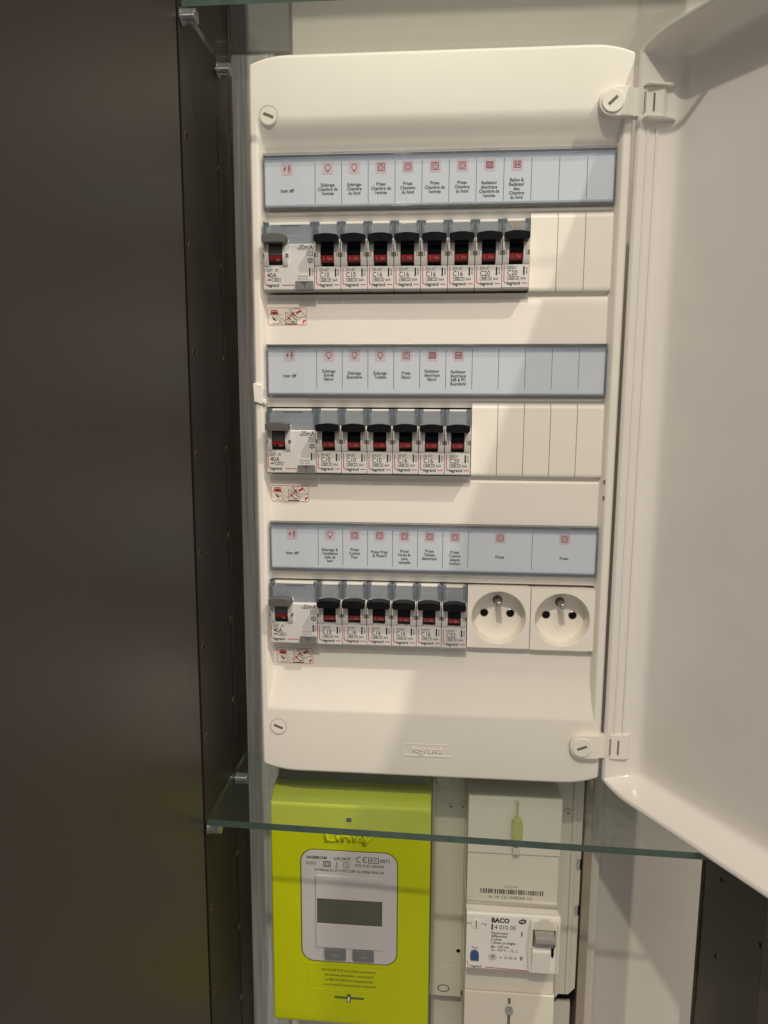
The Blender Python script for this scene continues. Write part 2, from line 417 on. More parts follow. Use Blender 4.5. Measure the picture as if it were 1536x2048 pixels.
# embossed maker's mark in its sunken box
fr = MB()
for a in ((-18.4, 17.2, -414.9, -414.2), (-18.4, 17.2, -424.0, -423.3), (-18.4, -17.7, -423.3, -414.9), (16.5, 17.2, -423.3, -414.9)): fr.box(a[0], a[1], -0.98, 0.5, a[2], a[3])
lg = obj('embossed_frame', fr, 'cover', board)
tx = MB().text('legrand', -0.6, -418.6, 5.2, -1.0, 0.98, bold=0.008)
b0 = len(tx.v)
obj('embossed_lettering', tx, 'cover', lg).modifiers.new('thickness', 'SOLIDIFY').thickness = 0.0006

# quarter-turn screws
def screw(x, z, ang, y=-3.0):
    o = obj('cover_screw', MB().cyl((x, y - 0.25, z), 'y', 5.7, 3, 32), 'cover', board, 0.3)
    gr = MB(); 
    for i in range(40):
        a, b_ = 2 * math.pi * i / 40, 2 * math.pi * (i + 1) / 40
        gr.face([(x + rr * math.cos(t), y - 0.2, z + rr * math.sin(t)) for rr, t in ((5.75, a), (6.35, a), (6.35, b_), (5.75, b_))])
    obj('groove', gr, 'groove', o, smooth=False)
    c, s_ = math.cos(ang), math.sin(ang)
    p = [(x + u * c - v * s_, z + u * s_ + v * c) for u, v in ((-3.6, -0.95), (3.6, -0.95), (3.6, 0.95), (-3.6, 0.95))]
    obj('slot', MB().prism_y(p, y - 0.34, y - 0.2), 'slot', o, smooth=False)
screw(-111.6, 23.2, math.radians(-22), -0.86); screw(-112.0, -404.9, math.radians(-22), -0.90)

# hinges
U = Vector((0.506, -0.862)); N = Vector((0.862, 0.506)); H = Vector((126.6, -1.0))
def dpt(u, d, z): q = H + U * u + N * d; return (q.x, q.y, z)
def dbox(mb, u0, u1, d0, d1, z0, z1, mi=0):
    b = len(mb.v)
    mb.v += [dpt(u, d, z) for u in (u0, u1) for d in (d0, d1) for z in (z0, z1)]
    for q in ((0, 1, 3, 2), (4, 6, 7, 5), (0, 4, 5, 1), (2, 3, 7, 6), (0, 2, 6, 4), (1, 5, 7, 3)): mb.f.append([b + i for i in q]); mb.m.append(mi)
def hinge(zc, ang, wings, yb):
    x = 111.0
    out = [(121.5, zc + 8.8)] + circ(x, zc, 8.8, 20, 90, 270) + [(121.5, zc - 8.8)]
    h = obj('hinge', MB().prism_y(out, yb - 5, yb + 2), 'cover', board, 0.7)
    arm = MB().box(120.8, 123.6, yb - 4.2, yb + 2, zc - 8.6, zc + 8.4).box(123.7, 127.4, yb - 3.0, yb + 3, zc - 8.6, zc + 8.4)
    obj('hinge_arm', arm, 'cover', h, 0.4)
    obj('screw_cap', MB().cyl((x - 0.4, yb - 6.3, zc), 'y', 6.9, 2.5, 32), 'cover', h, 0.5)
    c, s_ = math.cos(ang), math.sin(ang)
    p = [(x - 0.4 + u * c - v * s_, zc + u * s_ + v * c) for u, v in ((-3.6, -0.9), (3.6, -0.9), (3.6, 0.9), (-3.6, 0.9))]
    obj('slot', MB().prism_y(p, yb - 6.42, yb - 6.2), 'slot', h, smooth=False)
    kn = MB(); dbox(kn, 0.0, 2.5, 0.3, 6.5, zc - 8.5, zc + 8.3); dbox(kn, 2.6, 3.6, 1.0, 3.0, zc - 6.5, zc + 6.3)
    obj('knuckle', kn, 'cover', h, 0.4)
    def dprism(mb, pts, z0, z1):
        n = len(pts); b0 = len(mb.v)
        mb.v += [dpt(u, d, z0) for u, d in pts] + [dpt(u, d, z1) for u, d in pts]
        mb.f += [[b0 + i for i in range(n)], [b0 + n + i for i in reversed(range(n))]]; mb.m += [0, 0]
        for i in range(n):
            j = (i + 1) % n; mb.f.append([b0 + i, b0 + n + i, b0 + n + j, b0 + j]); mb.m.append(0)
    bk = MB(); dprism(bk, [(2.2, 3.4), (4.4, 2.6), (10.0, 13.0), (9.0, 19.0), (5.0, 14.0)], zc - 9.2, zc + 9.0)
    if wings:
        for zz in (-11.0, 9.1): dprism(bk, [(0.4, 1.2), (8.6, 2.0), (13.5, 18.0), (13.0, 22), (6, 17), (3, 9)], zc + zz, zc + zz + 1.6)
    obj('bracket', bk, 'cover', h, 0.3)
    sl = MB(); dprism(sl, [(7.0, 7.0), (7.5, 6.9), (7.9, 7.7), (7.4, 8.2)], zc - 5.5, zc + 5.0); dprism(sl, [(4.0, 2.4), (4.8, 3.1), (4.6, 3.6), (3.8, 2.9)], zc - 6.3, zc + 6.0)
    obj('bracket_slot', sl, 'slot', h, smooth=False)
hinge(24.2, math.radians(42), True, -0.9); hinge(-409.2, math.radians(22), False, -0.8)

# door of the board, a shallow tray standing open by about 120 degrees
def tray_d(u, z):
    e1 = min(u, 250 - u); e2 = min(ZT - z, z - ZB)
    def prof(e, wl):
        if e < 1.6: return 0.0
        if e < 3.0: return 0.7 * (e - 1.6) / 1.4
        t = (e - 3.0) / wl
        return 0.7 + 23.8 * math.sin(min(1, t) * math.pi / 2) ** 0.62
    a, b_ = prof(e1, 17), prof(e2, 11)
    k = 5.0
    h = max(0, k - abs(a - b_)) / k
    d = min(a, b_) - h * h * k * 0.25
    return max(0, d) + 1.6 * math.sin(math.pi * max(0, min(1, u / 250))) * (1 if d > 5 else d / 5 if d > 0 else 0)
us = frange(0, 3, 0.5) + frange(3, 24, 0.7)[1:] + frange(24, 226, 8)[1:] + frange(226, 247, 0.7)[1:] + frange(247, 250, 0.5)[1:]
zd = frange(ZB, ZB + 3, 0.5) + frange(ZB + 3, ZB + 20, 0.7)[1:] + frange(ZB + 20, ZT - 20, 8)[1:] + frange(ZT - 20, ZT - 3, 0.7)[1:] + frange(ZT - 3, ZT, 0.5)[1:]
dm = MB(); nu = len(us)
for z in zd:
    for u in us:
        zz = zmap(u - 125, z)
        dm.v.append(dpt(u, tray_d(u, z), zz))
for j in range(len(zd) - 1):
    for i in range(nu - 1):
        a = j * nu + i; dm.f.append([a, a + 1, a + nu + 1, a + nu]); dm.m.append(0)
door = obj('door', dm, 'doorw', board, angle=50)
door['label'] = 'glossy white open door seen from inside'
sd = door.modifiers.new('thickness', 'SOLIDIFY'); sd.thickness = 0.0024; sd.offset = -1
# make sure thickness goes away from the inside face
nrm = door.data.polygons[len(door.data.polygons) // 2].normal
sd.offset = -1 if nrm.dot(Vector((-N.x, -N.y, 0))) > 0 else 1
rib = MB(); dbox(rib, 4.0, 4.7, 5.4, 7.8, ZB + 26, ZT - 52); dbox(rib, 6.4, 7.1, 11.0, 13.6, ZB + 26, ZT - 52)
obj('door_rib', rib, 'doorw', door, 0.2)

# small fittings on the cover rims
for zc in (-217.9, -229.0):
    o = obj('rim_hole', MB().cyl((119.8, -0.35, zc), 'y', 1.9, 2, 16), 'slot', board)
    obj('latch_tip', MB().stroke(circ(120.3, zc, 1.0, 8, -120, 120), 0.6, -0.5), 'cover', o)
bl = MB().prism_y([(-125.6, -151.5), (-119.5, -152.5), (-118.0, -156), (-118.6, -161), (-117.2, -164.5), (-119.5, -166.2), (-125.0, -164.4)], -2.6, 6)
bl.box(-120.0, -116.6, -1.8, 2, -166.3, -162.6)
obj('latch_tab', bl, 'bwhite', board, 0.7)['label'] = 'torn white plastic tab on the left rim'

# ------------------------------------------------------------------ label holders
def ic_bulb(p, q, x, z, y):
    pts = [(x + 1.75 * math.sin(a), z + 0.55 + 1.75 * math.cos(a)) for a in [math.radians(-140 + 280 * i / 12) for i in range(13)]]
    pts = pts + [(x + 0.6, z - 1.6), (x - 0.6, z - 1.6)]
    q.stroke(pts, 0.42, y, True); q.flat([(x - 0.75, z - 1.5), (x + 0.75, z - 1.5), (x + 0.4, z - 2.5), (x - 0.4, z - 2.5)], y)
def ic_plug(p, q, x, z, y):
    q.stroke([(x - 2.2, z - 2.2), (x + 2.2, z - 2.2), (x + 2.2, z + 2.2), (x - 2.2, z + 2.2)], 0.45, y, True)
    q.stroke(circ(x, z, 1.45, 14), 0.4, y, True)
    q.flat(circ(x - 0.6, z, 0.25, 6), y); q.flat(circ(x + 0.6, z, 0.25, 6), y); q.flat(circ(x, z + 0.75, 0.3, 6), y)
def ic_rad(p, q, x, z, y):
    q.stroke(rrect(x - 2.2, x + 2.2, z - 1.9, z + 1.9, 0.4, 2), 0.5, y, True)
    for k in range(4): q.stroke([(x - 1.6, z - 1.2 + 0.8 * k), (x + 1.6, z - 1.2 + 0.8 * k)], 0.42, y)
def ic_rad2(p, q, x, z, y):
    q.stroke(rrect(x - 2.2, x + 2.2, z - 1.9, z + 1.9, 0.4, 2), 0.5, y, True)
    for k in (-1.3, -0.6, 0.6, 1.3): q.stroke([(x + k, z - 1.1), (x + k, z + 1.1)], 0.45, y)
    q.stroke([(x - 1.5, z), (x + 1.5, z)], 0.3, y)
def ic_diff(p, q, x, z, y):
    q.flat([(x - 1.3, z + 1.7), (x - 2.6, z - 0.3), (x - 1.9, z - 0.3), (x - 2.3, z - 2.0), (x - 0.7, z + 0.4), (x - 1.4, z + 0.4), (x - 0.7, z + 1.7)], y)
    q.stroke(circ(x + 1.4, z + 1.9, 0.45, 8), 0.3, y, True)
    q.stroke([(x + 0.7, z - 0.4), (x + 0.9, z + 1.0), (x + 1.9, z + 1.0), (x + 2.1, z - 0.4)], 0.32, y)
    q.stroke([(x + 1.0, z + 0.8), (x + 1.05, z - 2.3)], 0.32, y); q.stroke([(x + 1.8, z + 0.8), (x + 1.75, z - 2.3)], 0.32, y)
IC = {'b': ic_bulb, 'p': ic_plug, 'r': ic_rad, 's': ic_rad2, 'd': ic_diff}
ROWS = [
 [(2, 'd', ['Inter diff']), (1, 'b', ['Eclairage', 'Chambre de', "l'entrée"]), (1, 'b', ['Eclairage', 'Chambre', 'du fond']),
  (1, 'p', ['Prises', 'Chambre de', "l'entrée"]), (1, 'p', ['Prises', 'Chambre', 'du fond']), (1, 'p', ['Prises', 'Chambre de', "l'entrée"]),
  (1, 'p', ['Prises', 'Chambre', 'du fond']), (1, 'r', ['Radiateur', 'électrique', 'Chambre de', "l'entrée"]),
  (1, 's', ['Ballon &', 'Radiateur', 'élec', 'Chambre', 'du fond']), (1, '', []), (1, '', []), (1, '', [])],
 [(2, 'd', ['Inter diff']), (1, 'b', ['Eclairage', 'Entrée', 'Séjour']), (1, 'b', ['Eclairage', 'Buanderie']), (1, 'b', ['Eclairage', 'Toilette']),
  (1, 'p', ['Prises', 'Séjour']), (1, 'r', ['Radiateur', 'électrique', 'Séjour']), (1, 's', ['Radiateur', 'électrique', 'SdB & PC', 'Buanderie'])] + [(1, '', [])] * 5,
 [(2, 'd', ['Inter diff']), (1, 'b', ['Eclairage &', 'Ventilation', 'Salle de', 'bain']), (1, 'p', ['Prises', 'Cuisine', 'Four']), (1, 'p', ['Prises Frigo', '& Placard']),
  (1, 'p', ['Prises', 'Hotte &', 'Lave', 'vaisselle']), (1, 'p', ['Prises', 'Tableau', 'électrique']), (1, 'p', ['Prises', 'Cuisine', 'plaque', 'cuisson']), (2.5, 'p', ['Prises']), (2.5, 'p', ['Prises'])],
]
PZ = (0.0, 2.2, 0.8)           # the paper strips sit a little differently in each holder
for r in range(3):
    z0 = -125.0 * r
    fr = MB()
    fr.box(-116.5, 116.5, -0.3, 9, z0 - 2.0, z0 + 0.1).box(-116.3, 116.3, 0.7, 2.5, z0 - 3.6, z0 - 2.05)
    fr.box(-116.5, 116.5, -0.3, 9, z0 - 36.0, z0 - 34.4).box(-116.3, 116.3, 0.7, 2.5, z0 - 34.35, z0 - 32.9)
    fr.box(-116.5, -115.2, -0.2, 9, z0 - 34.3, z0 - 3.65).box(115.2, 116.5, -0.2, 9, z0 - 34.3, z0 - 3.65)
    for cx, wd in ((-70 + 11 * r, 9), (30 - 12 * r, 12), (88, 8)): fr.box(cx, cx + wd, -0.7, -0.35, z0 - 1.2, z0 - 0.3)
    hd = obj('label_holder', fr, 'rail', board, 0.25)
    hd['label'] = ('clear label holder of the top row', 'clear label holder of the middle row', 'clear label holder of the bottom row')[r]
    obj('paper_label', MB().box(-115.6, 115.6, 2.6, 2.9, z0 - 34.0, z0 - 2.2), 'paper', hd)
    obj('window_pane', MB().box(-115.1, 115.1, -0.1, 0.6, z0 - 34.3, z0 - 2.1), 'window', hd, 0.2)
    tx = MB(); x = XL + 0.4; y = 2.44
    dz = PZ[r]
    first = True
    for n, ic, lines in ROWS[r]:
        wd = n * MP - (0.35 if first else 0)
        cx = x + wd / 2 - (0.4 if n == 1 else 1.2 if n == 2 else 0)
        if not first: tx.stroke([(x, z0 - 5.6 + dz), (x, z0 - 32.0 + dz)], 0.28, y)
        if ic:
            iz = z0 - 9.6 + dz
            bg = obj('icon', MB().flat(rrect(cx - 3.9, cx + 3.9, iz - 4.0, iz + 4.0, 1.2, 4), 2.52), 'pink', hd, smooth=False)
            q = MB(); IC[ic](None, q, cx, iz, y)
            qo = link('icon_print', mesh('icon_print', q, 'iconred', smooth=False), hd)
        for i, t in enumerate(lines):
            tx.text(t, cx, z0 - 23.6 + dz + (len(lines) - 1) / 2 * 2.72 - i * 2.72 - (0.6 if len(lines) == 1 else 0) - (1.0 if len(lines) > 3 else 0) + (0.8 if len(lines) < 4 else 0), 2.05, y, 0.88, bold=0.014)
        x += wd; first = False
    obj('lettering', tx, 'inkgrey', hd, smooth=False)

# blanking plates
bp_ = [(9.3, 0), (5.2, 0), (2.4, -2.8), (2.2, -4), (2.2, -48.0), (3.4, -50.6), (9.3, -50.6)]
bme = mesh('blanking_plate', MB().prism_x(bp_, 0, MP - 0.25), 'blank', 0.35)
for r, n in ((0, 3), (1, 5)):
    for k in range(n):
        link('blanking_plate', bme, board).location = Vector(((XL + (13 - n + k) * MP + 0.6) * S, 0, (-39.6 - 125 * r) * S)) - board.location

# instruction stickers stuck on the bands
def sticker(x0, z1, w_=28.2, h_=12.4):
    x1, z0 = x0 + w_, z1 - h_; y = 5.4
    o = obj('sticker', MB().prism_y(rrect(x0, x1, z0, z1, 1.6), y - 0.05, y + 0.1), 'stick', board, smooth=False)
    rd = MB().stroke(rrect(x0 + 0.5, x1 - 0.5, z0 + 0.5, z1 - 0.5, 1.4), 0.28, y - 0.1, True)
    rd.flat([(x1 - 0.6, z0 + 3.8), (x1 - 3.4, z0 + 0.7), (x1 - 3.2, z0 + 3.4)], y - 0.1)
    rd.flat([(x0 + 2.2, z1 - 4.9), (x0 + 7.6, z1 - 4.9), (x0 + 7.6, z1 - 2.8), (x0 + 2.2, z1 - 2.8)], y - 0.1)
    rd.flat([(x1 - 8.2, z1 - 3.6), (x1 - 4.6, z1 - 1.7), (x1 - 4.0, z1 - 2.9), (x1 - 7.6, z1 - 4.9)], y - 0.16)
    rd.stroke([(x0 + 13.6, z1 - 8.6), (x0 + 16.4, z1 - 6.4)], 0.6, y - 0.16); rd.stroke([(x0 + 14, z1 - 6.4), (x0 + 16.2, z1 - 8.8)], 0.6, y - 0.16)
    rd.stroke([(x0 + 16.4, z1 - 5.6), (x0 + 19, z1 - 3.6)], 0.6, y - 0.16); rd.stroke([(x0 + 17, z1 - 3.4), (x0 + 18.8, z1 - 5.8)], 0.6, y - 0.16)
    obj('red_print', rd, 'inkred', o, smooth=False)
    bk = MB(); yy = y - 0.12
    bk.flat([(x0 + 2.4, z1 - 2.4), (x0 + 7.2, z1 - 2.4), (x0 + 7.2, z1 - 1.9), (x0 + 2.4, z1 - 1.9)], yy)
    bk.stroke([(x0 + 0.7, z1 - 4.95), (x0 + 10.8, z1 - 4.95)], 0.18, yy)
    bk.flat([(x0 + 2.9, z1 - 5.7), (x0 + 6.4, z1 - 8.9), (x0 + 5.9, z1 - 9.4), (x0 + 4.1, z1 - 8.5)], yy)
    bk.flat([(x0 + 4.2, z1 - 4.4), (x0 + 5.6, z1 - 4.4), (x0 + 5.2, z1 - 3.2), (x0 + 4.6, z1 - 3.2)], yy - 0.05)
    bk.stroke([(x0 + 4.3, z1 - 5.2), (x0 + 6.2, z1 - 7.4), (x0 + 9.4, z1 - 9.8), (x0 + 10.0, z1 - 11.3)], 0.25, yy)
    bk.stroke([(x0 + 5.8, z1 - 4.4), (x0 + 8.8, z1 - 7.2), (x0 + 12.6, z1 - 9.6)], 0.25, yy)
    bk.stroke([(x0 + 3.4, z1 - 11.4), (x0 + 5.0, z1 - 10.6), (x0 + 7.0, z1 - 11.4), (x0 + 8.6, z1 - 10.2)], 0.25, yy)
    bk.stroke([(x0 + 12.7, z1 - 11.5), (x0 + 12.9, z1 - 3.2), (x0 + 20.6, z1 - 11.5 + 2.6), (x0 + 20.6, z1 - 11.5)], 0.28, yy, True)
    bk.stroke([(x0 + 15.2, z1 - 2.9), (x0 + 20.4, z1 - 8.6), (x0 + 23.4, z1 - 8.6)], 0.22, yy)
    bk.stroke([(x0 + 15.4, z1 - 1.5), (x0 + 22.6, z1 - 0.9), (x0 + 27.0, z1 - 6.6), (x0 + 21.0, z1 - 7.2)], 0.25, yy, True)
    bk.stroke([(x0 + 17.4, z1 - 3.0), (x0 + 20.6, z1 - 6.4)], 0.22, yy)
    bk.flat([(x0 + 12.9, z1 - 11.6), (x0 + 20.6, z1 - 11.6), (x0 + 20.6, z1 - 11.0), (x0 + 12.9, z1 - 11.0)], yy)
    bk.flat([(x0 + 17.0, z1 - 10.3), (x0 + 19.4, z1 - 10.3), (x0 + 19.4, z1 - 9.6), (x0 + 17.0, z1 - 9.6)], yy)
    for k in range(4): bk.stroke([(x0 + 13.6 + k * 0.1, z1 - 5 - k * 1.5), (x0 + 15 + k * 0.8, z1 - 5.4 - k * 1.4)], 0.18, yy)
    obj('black_print', bk, 'ink', o, smooth=False)
    o['label'] = 'small white instruction sticker with red outline'
sticker(-116.2, -99.2); sticker(-116.0, -223.4); sticker(-114.0, -345.2)

# ------------------------------------------------------------------ circuit breakers (local: x centred, z up from the foot)
def copy_tree(o, parent=None):
    c = o.copy(); COL.objects.link(c); c.parent = parent
    for ch in list(o.children): copy_tree(ch, c)
    return c
HW = MP / 2 - 0.14
def drum_prof(z0, z1, yc=4.2, zc=24.6, R=8.2, n=7):
    p = []
    for i in range(n + 1):
        z = z0 + (z1 - z0) * i / n
        p.append((yc - math.sqrt(max(0.1, R * R - (z - zc) ** 2)), z))
    return p + [(9.5, z1), (9.5, z0)]
def cheek_prof():
    return [(8, 15.3), (-3.02, 15.3), (-3.6, 16.6), (-4.7, 19.5), (-5.2, 23), (-5.0, 27), (-3.6, 31), (-0.6, 33.6), (8, 34.2)]
def arch(x0, x1, zs_, zm, zb, r=0.9):
    top = [(x0 + (x1 - x0) * i / 10, zs_ + (zm - zs_) * (1 - ((i - 5) / 5) ** 2)) for i in range(11)]
    return top + [(x1 + 0.05, zb + 1.2), (x1 - 0.8, zb), (x0 + 0.8, zb), (x0 - 0.05, zb + 1.2)]
def clear_top(x0, x1):
    c = MB()                                           # mat 0 = front sheet, 1 = tinted side walls
    c.box(x0 + 1.6, x1 - 1.6, 0.6, 1.3, 33.6, 43.6, 0)
    for a, b_ in ((x0, x0 + 1.45), (x1 - 1.45, x1)): c.box(a, b_, -0.6, 7.5, 33.2, 45.2, 1)
    c.box(x0 + 1.5, x0 + 3.0, 0.2, 2.2, 42.6, 45.2, 1).box(x1 - 3.0, x1 - 1.5, 0.2, 2.2, 42.6, 45.2, 1)
    c.box(x0 + 2.2, x0 + 2.7, 0.25, 0.58, 35.0, 42.4, 1).box(x1 - 2.7, x1 - 2.2, 0.25, 0.58, 35.0, 42.4, 1)
    return c
SH = {}
def shared():
    b = MB().prism_x([(30, 0), (-2.4, 0), (-3, 0.6), (-3, 15.2), (5.5, 16.2), (5.5, 33.4), (7, 34.5), (7, 44.6), (8.5, 45.2), (30, 45.2)], -HW, HW)
    SH['body'] = mesh('body', b, 'body', 0.25)
    ck = MB().prism_x(cheek_prof(), -HW + 0.05, -4.55).prism_x(cheek_prof(), 4.55, HW - 0.05)
    SH['cheek'] = mesh('cheeks', ck, 'cheek', 0.45)
    nt_ = MB()
    for s in (-1, 1): nt_.box(s * 8.0 - 0.75, s * 8.0 + 0.75, -5.35, -3, 21.4, 23.9).box(s * 6.35 - 0.25, s * 6.35 + 0.25, -5.25, -3, 21.4, 23.9)
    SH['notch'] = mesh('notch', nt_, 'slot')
    tg = MB().prism_x(drum_prof(22.4, 33.2), -4.35, 4.35).prism_x(drum_prof(16.2, 18.2), -4.35, 4.35)
    tg.prism_y(arch(-8.1, 8.1, 34.0, 35.2, 29.6), -10.9, -2.6)
    SH['toggle'] = mesh('toggle', tg, 'black', 0.55, seg=3)
    SH['flag'] = mesh('flag', MB().prism_x(drum_prof(18.3, 22.3), -4.35, 4.35), 'red', 0.15)
    SH['on'] = mesh('flag_lettering', MB().text('I . On', 0.2, 20.3, 1.9, -3.6, 0.95, bold=0.01), 'inkpale', smooth=False)
    SH['cap'] = mesh('terminal_cover', clear_top(-HW, HW), ['tcover', 'tside'], 0.15)
    SH['lip'] = mesh('top_lip', MB().box(-6.0, 6.0, 1.5, 6.9, 43.7, 45.2), 'bwhite', 0.3)
    rd = MB(); y = -3.08
    rd.stroke([(-7.5, 14.2), (-7.5, 5.0), (-7.1, 3.9), (-6.2, 3.4), (-5.3, 3.3)], 0.55, y); rd.stroke([(4.6, 3.3), (7.6, 3.3)], 0.55, y)
    SH['red'] = mesh('red_print', rd, 'inkred', smooth=False)
shared()
def rating_print(r):
    y = -3.09; p = MB()
    p.text('DNX³', -5.3, 13.1, 2.0, y, 0.85, 'L').text(r, -5.3, 9.9, 3.3, y, 0.82, 'L', bold=0.004)
    p.stroke([(-5.2, 5.6), (2.3, 5.6), (2.3, 7.5), (-5.2, 7.5)], 0.22, y, True); p.stroke([(0.3, 5.6), (0.3, 7.5)], 0.2, y)
    p.text('4500', -2.5, 6.55, 1.25, y, 0.95, bold=0.01).text('3', 1.3, 6.55, 1.25, y, 0.95, bold=0.01)
    p.text('6kA', 5.1, 6.5, 1.8, y, 0.8)
    p.text('legrand', -5.2, 3.4, 2.1, y, 0.95, 'L', bold=0.02)
    p.flat([(5.0, 8.6), (6.0, 8.6), (6.0, 14.0), (5.0, 14.0)], y)
    p.text('4067 8' + {'C10': '2', 'C16': '3', 'C20': '4', 'C32': '6'}[r], 7.3, 11.3, 1.05, y, 0.85, rot=math.pi / 2)
    return mesh('lettering', p, 'ink', smooth=False)
PR = {r: rating_print(r) for r in ('C10', 'C16', 'C20', 'C32')}
def breaker(x, zf, rating, label, row, dx=0, dzz=0):
    t = thing('circuit_breaker', label, 'circuit breaker', (x, 0, zf), row, False)
    bd = link('body', SH['body'], t)
    link('cheeks', SH['cheek'], t); link('notch', SH['notch'], t)
    tg = link('toggle', SH['toggle'], t)
    fl = link('flag', SH['flag'], t); link('flag_lettering', SH['on'], fl)
    tc = link('terminal_cover', SH['cap'], t); link('top_lip', SH['lip'], tc)
    link('red_print', SH['red'], bd); link('lettering', PR[rating], bd)
    return t
ORD = ['first', 'second', 'third', 'fourth', 'fifth', 'sixth', 'seventh', 'eighth']
RATE = [['C10', 'C10', 'C16', 'C16', 'C16', 'C16', 'C20', 'C20'], ['C10', 'C10', 'C10', 'C16', 'C16', 'C20'], ['C10', 'C16', 'C16', 'C16', 'C16', 'C32']]
RN = ('top', 'middle', 'bottom')
for r in range(3):
    for k, rt in enumerate(RATE[r]):
        t = breaker(XL + (2.5 + k) * MP, ROWZ[r] + random.uniform(-0.15, 0.15), rt, '', 'circuit breakers in the %s row' % RN[r])
        t['label'] = '%s black-toggle %s circuit breaker from the left in the %s row' % (ORD[k], rt, RN[r])
        if r == 0 and k == 7:
            gl_ = MB()
            for i in range(9): gl_.stroke([(-4.5 + i * 1.0, 43.2 - random.random()), (-4.0 + i * 0.95 + random.random() * .8, 40.8 - 1.6 * random.random() - (1.2 if 1 < i < 5 else 0))], 0.75, 0.5 + 0.003 * i)
            link('glue_stain', mesh('glue_stain', gl_, 'shade_stain', smooth=False), t)

# residual current switches, two modules wide
def rcd(x, zf, label):
    t = thing('residual_current_switch', label, 'safety switch', (x, 0, zf), 'residual current switches at the left of each row', False)
    W = MP - 0.5
    bd = link('body', mesh('body', MB().prism_x([(30, 0), (-2.4, 0), (-3, 0.6), (-3, 29.6), (-2.4, 30.3), (7, 30.6), (7, 44.6), (8.5, 45.2), (30, 45.2)], -W, W), 'body', 0.3), t)
    cx = -8.6
    ck = MB().prism_x([(y - 0.3 if y < 0 else y, z) for y, z in cheek_prof()], cx - 8.2, cx - 4.7).prism_x([(y - 0.3 if y < 0 else y, z) for y, z in cheek_prof()], cx + 4.7, cx + 8.4)
    link('cheeks', mesh('cheeks', ck, 'cheek', 0.5), t)
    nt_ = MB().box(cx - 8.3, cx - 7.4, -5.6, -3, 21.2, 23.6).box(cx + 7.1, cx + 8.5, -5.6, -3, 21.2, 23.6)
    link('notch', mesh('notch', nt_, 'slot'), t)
    link('recess', mesh('recess', MB().box(cx - 4.7, cx + 4.7, -3.3, -3.05, 16.6, 31), 'dark'), t)
    tg = MB().prism_x(drum_prof(22.6, 33, 3.6), cx - 4.4, cx + 4.4); tg.prism_y(arch(cx - 8.0, cx + 8.0, 34.8, 35.9, 29.8), -10.9, -2.6)
    tg.box(cx + 8.0, cx + 8.7, -8, -4, 31.2, 33.6)
    link('toggle', mesh('toggle', tg, 'handleg', 0.6, seg=3), t)
    fl = link('flag', mesh('flag', MB().prism_x(drum_prof(17.0, 22.4, 3.6), cx - 4.4, cx + 4.4), 'red', 0.15), t)
    link('flag_lettering', mesh('flag_lettering', MB().text('I . On', cx + 0.2, 19.8, 1.9, -4.0, 0.95), 'inkpale', smooth=False), fl)
    cp = MB().box(-W + 1.5, W - 1.6, 0.4, 1.1, 30.7, 43.4, 0)
    for a, b_ in ((-W, -W + 1.4), (W - 1.4, W)): cp.box(a, b_, -0.6, 7.4, 30.7, 45.2, 1)
    cp.box(-W + 1.45, -W + 3.2, 0.2, 2.2, 42.4, 45.2, 1).box(W - 3.2, W - 1.45, 0.2, 2.2, 42.4, 45.2, 1)
    cp.box(-6, 8, 0.15, 0.38, 42.6, 43.4, 1)
    tc = link('terminal_cover', mesh('terminal_cover', cp, ['tcover2', 'tside'], 0.15), t)
    link('top_lip', mesh('top_lip', MB().box(-W + 3.3, W - 3.3, 1.5, 6.9, 43.6, 45.2), 'bwhite', 0.3), tc)
    bt_ = link('test_button', mesh('test_button', MB().prism_y(rrect(4.6, 17.0, -0.1, 6.0, 1.0), -4.2, 0), 'tbtn', 0.4), t)
    link('button_lettering', mesh('button_lettering', MB().text('T', 10.8, 2.9, 2.4, -4.3, 1.0).stroke([(8.2, 4.9), (13.4, 4.9)], 0.4, -4.3), 'ink', smooth=False), bt_)
    y = -3.1; p = MB()
    p.text('I∆n', 6.0, 27.4, 1.2, y, 0.9, 'L').text('30mA', 16.8, 28.0, 3.4, y, 0.78, 'R', bold=0.004)
    p.stroke([(12.6, 22.6), (16.6, 22.6), (16.6, 25.4), (12.6, 25.4)], 0.25, y, True)
    p.stroke([(13.3, 23.8), (13.9, 24.6), (14.6, 24.0), (15.2, 23.5), (15.9, 24.2)], 0.25, y)
    p.stroke(circ(14.8, 19.2, 1.3, 10), 0.35, y, True); p.stroke(circ(14.8, 19.2, 0.5, 6), 0.25, y, True)
    for k in range(6):
        a = k * math.pi / 3 + 0.5; p.stroke([(14.8 + 1.3 * math.cos(a), 19.2 + 1.3 * math.sin(a)), (14.8 + 1.9 * math.cos(a), 19.2 + 1.9 * math.sin(a))], 0.5, y)
    p.flat([(14.0, 9.2), (15.0, 9.2), (15.0, 14.4), (14.0, 14.4)], y); p.text('4116 32', 16.3, 11.8, 1.05, y, 0.85, rot=math.pi / 2)
    p.text('Test frequently', 13.4, 9.2, 0.95, y, 0.85, 'R').text('Tester souvent', 13.4, 7.5, 0.95, y, 0.85, 'R')
    p.text('DX³- ID', -14.8, 13.2, 1.9, y, 0.85, 'L').text('40A', -14.8, 9.9, 3.2, y, 0.82, 'L', bold=0.004)
    p.stroke([(-11.4, 6.0), (-5.6, 6.0), (-5.6, 7.8), (-11.4, 7.8)], 0.22, y, True).text('6000', -8.5, 6.9, 1.1, y, 0.95).text('4000', -14.8, 6.9, 1.2, y, 0.8, 'L', bold=0.02)
    p.text('legrand', -14.8, 3.4, 2.0, y, 0.95, 'L', bold=0.02)
    link('lettering', mesh('lettering', p, 'ink', smooth=False), bd)
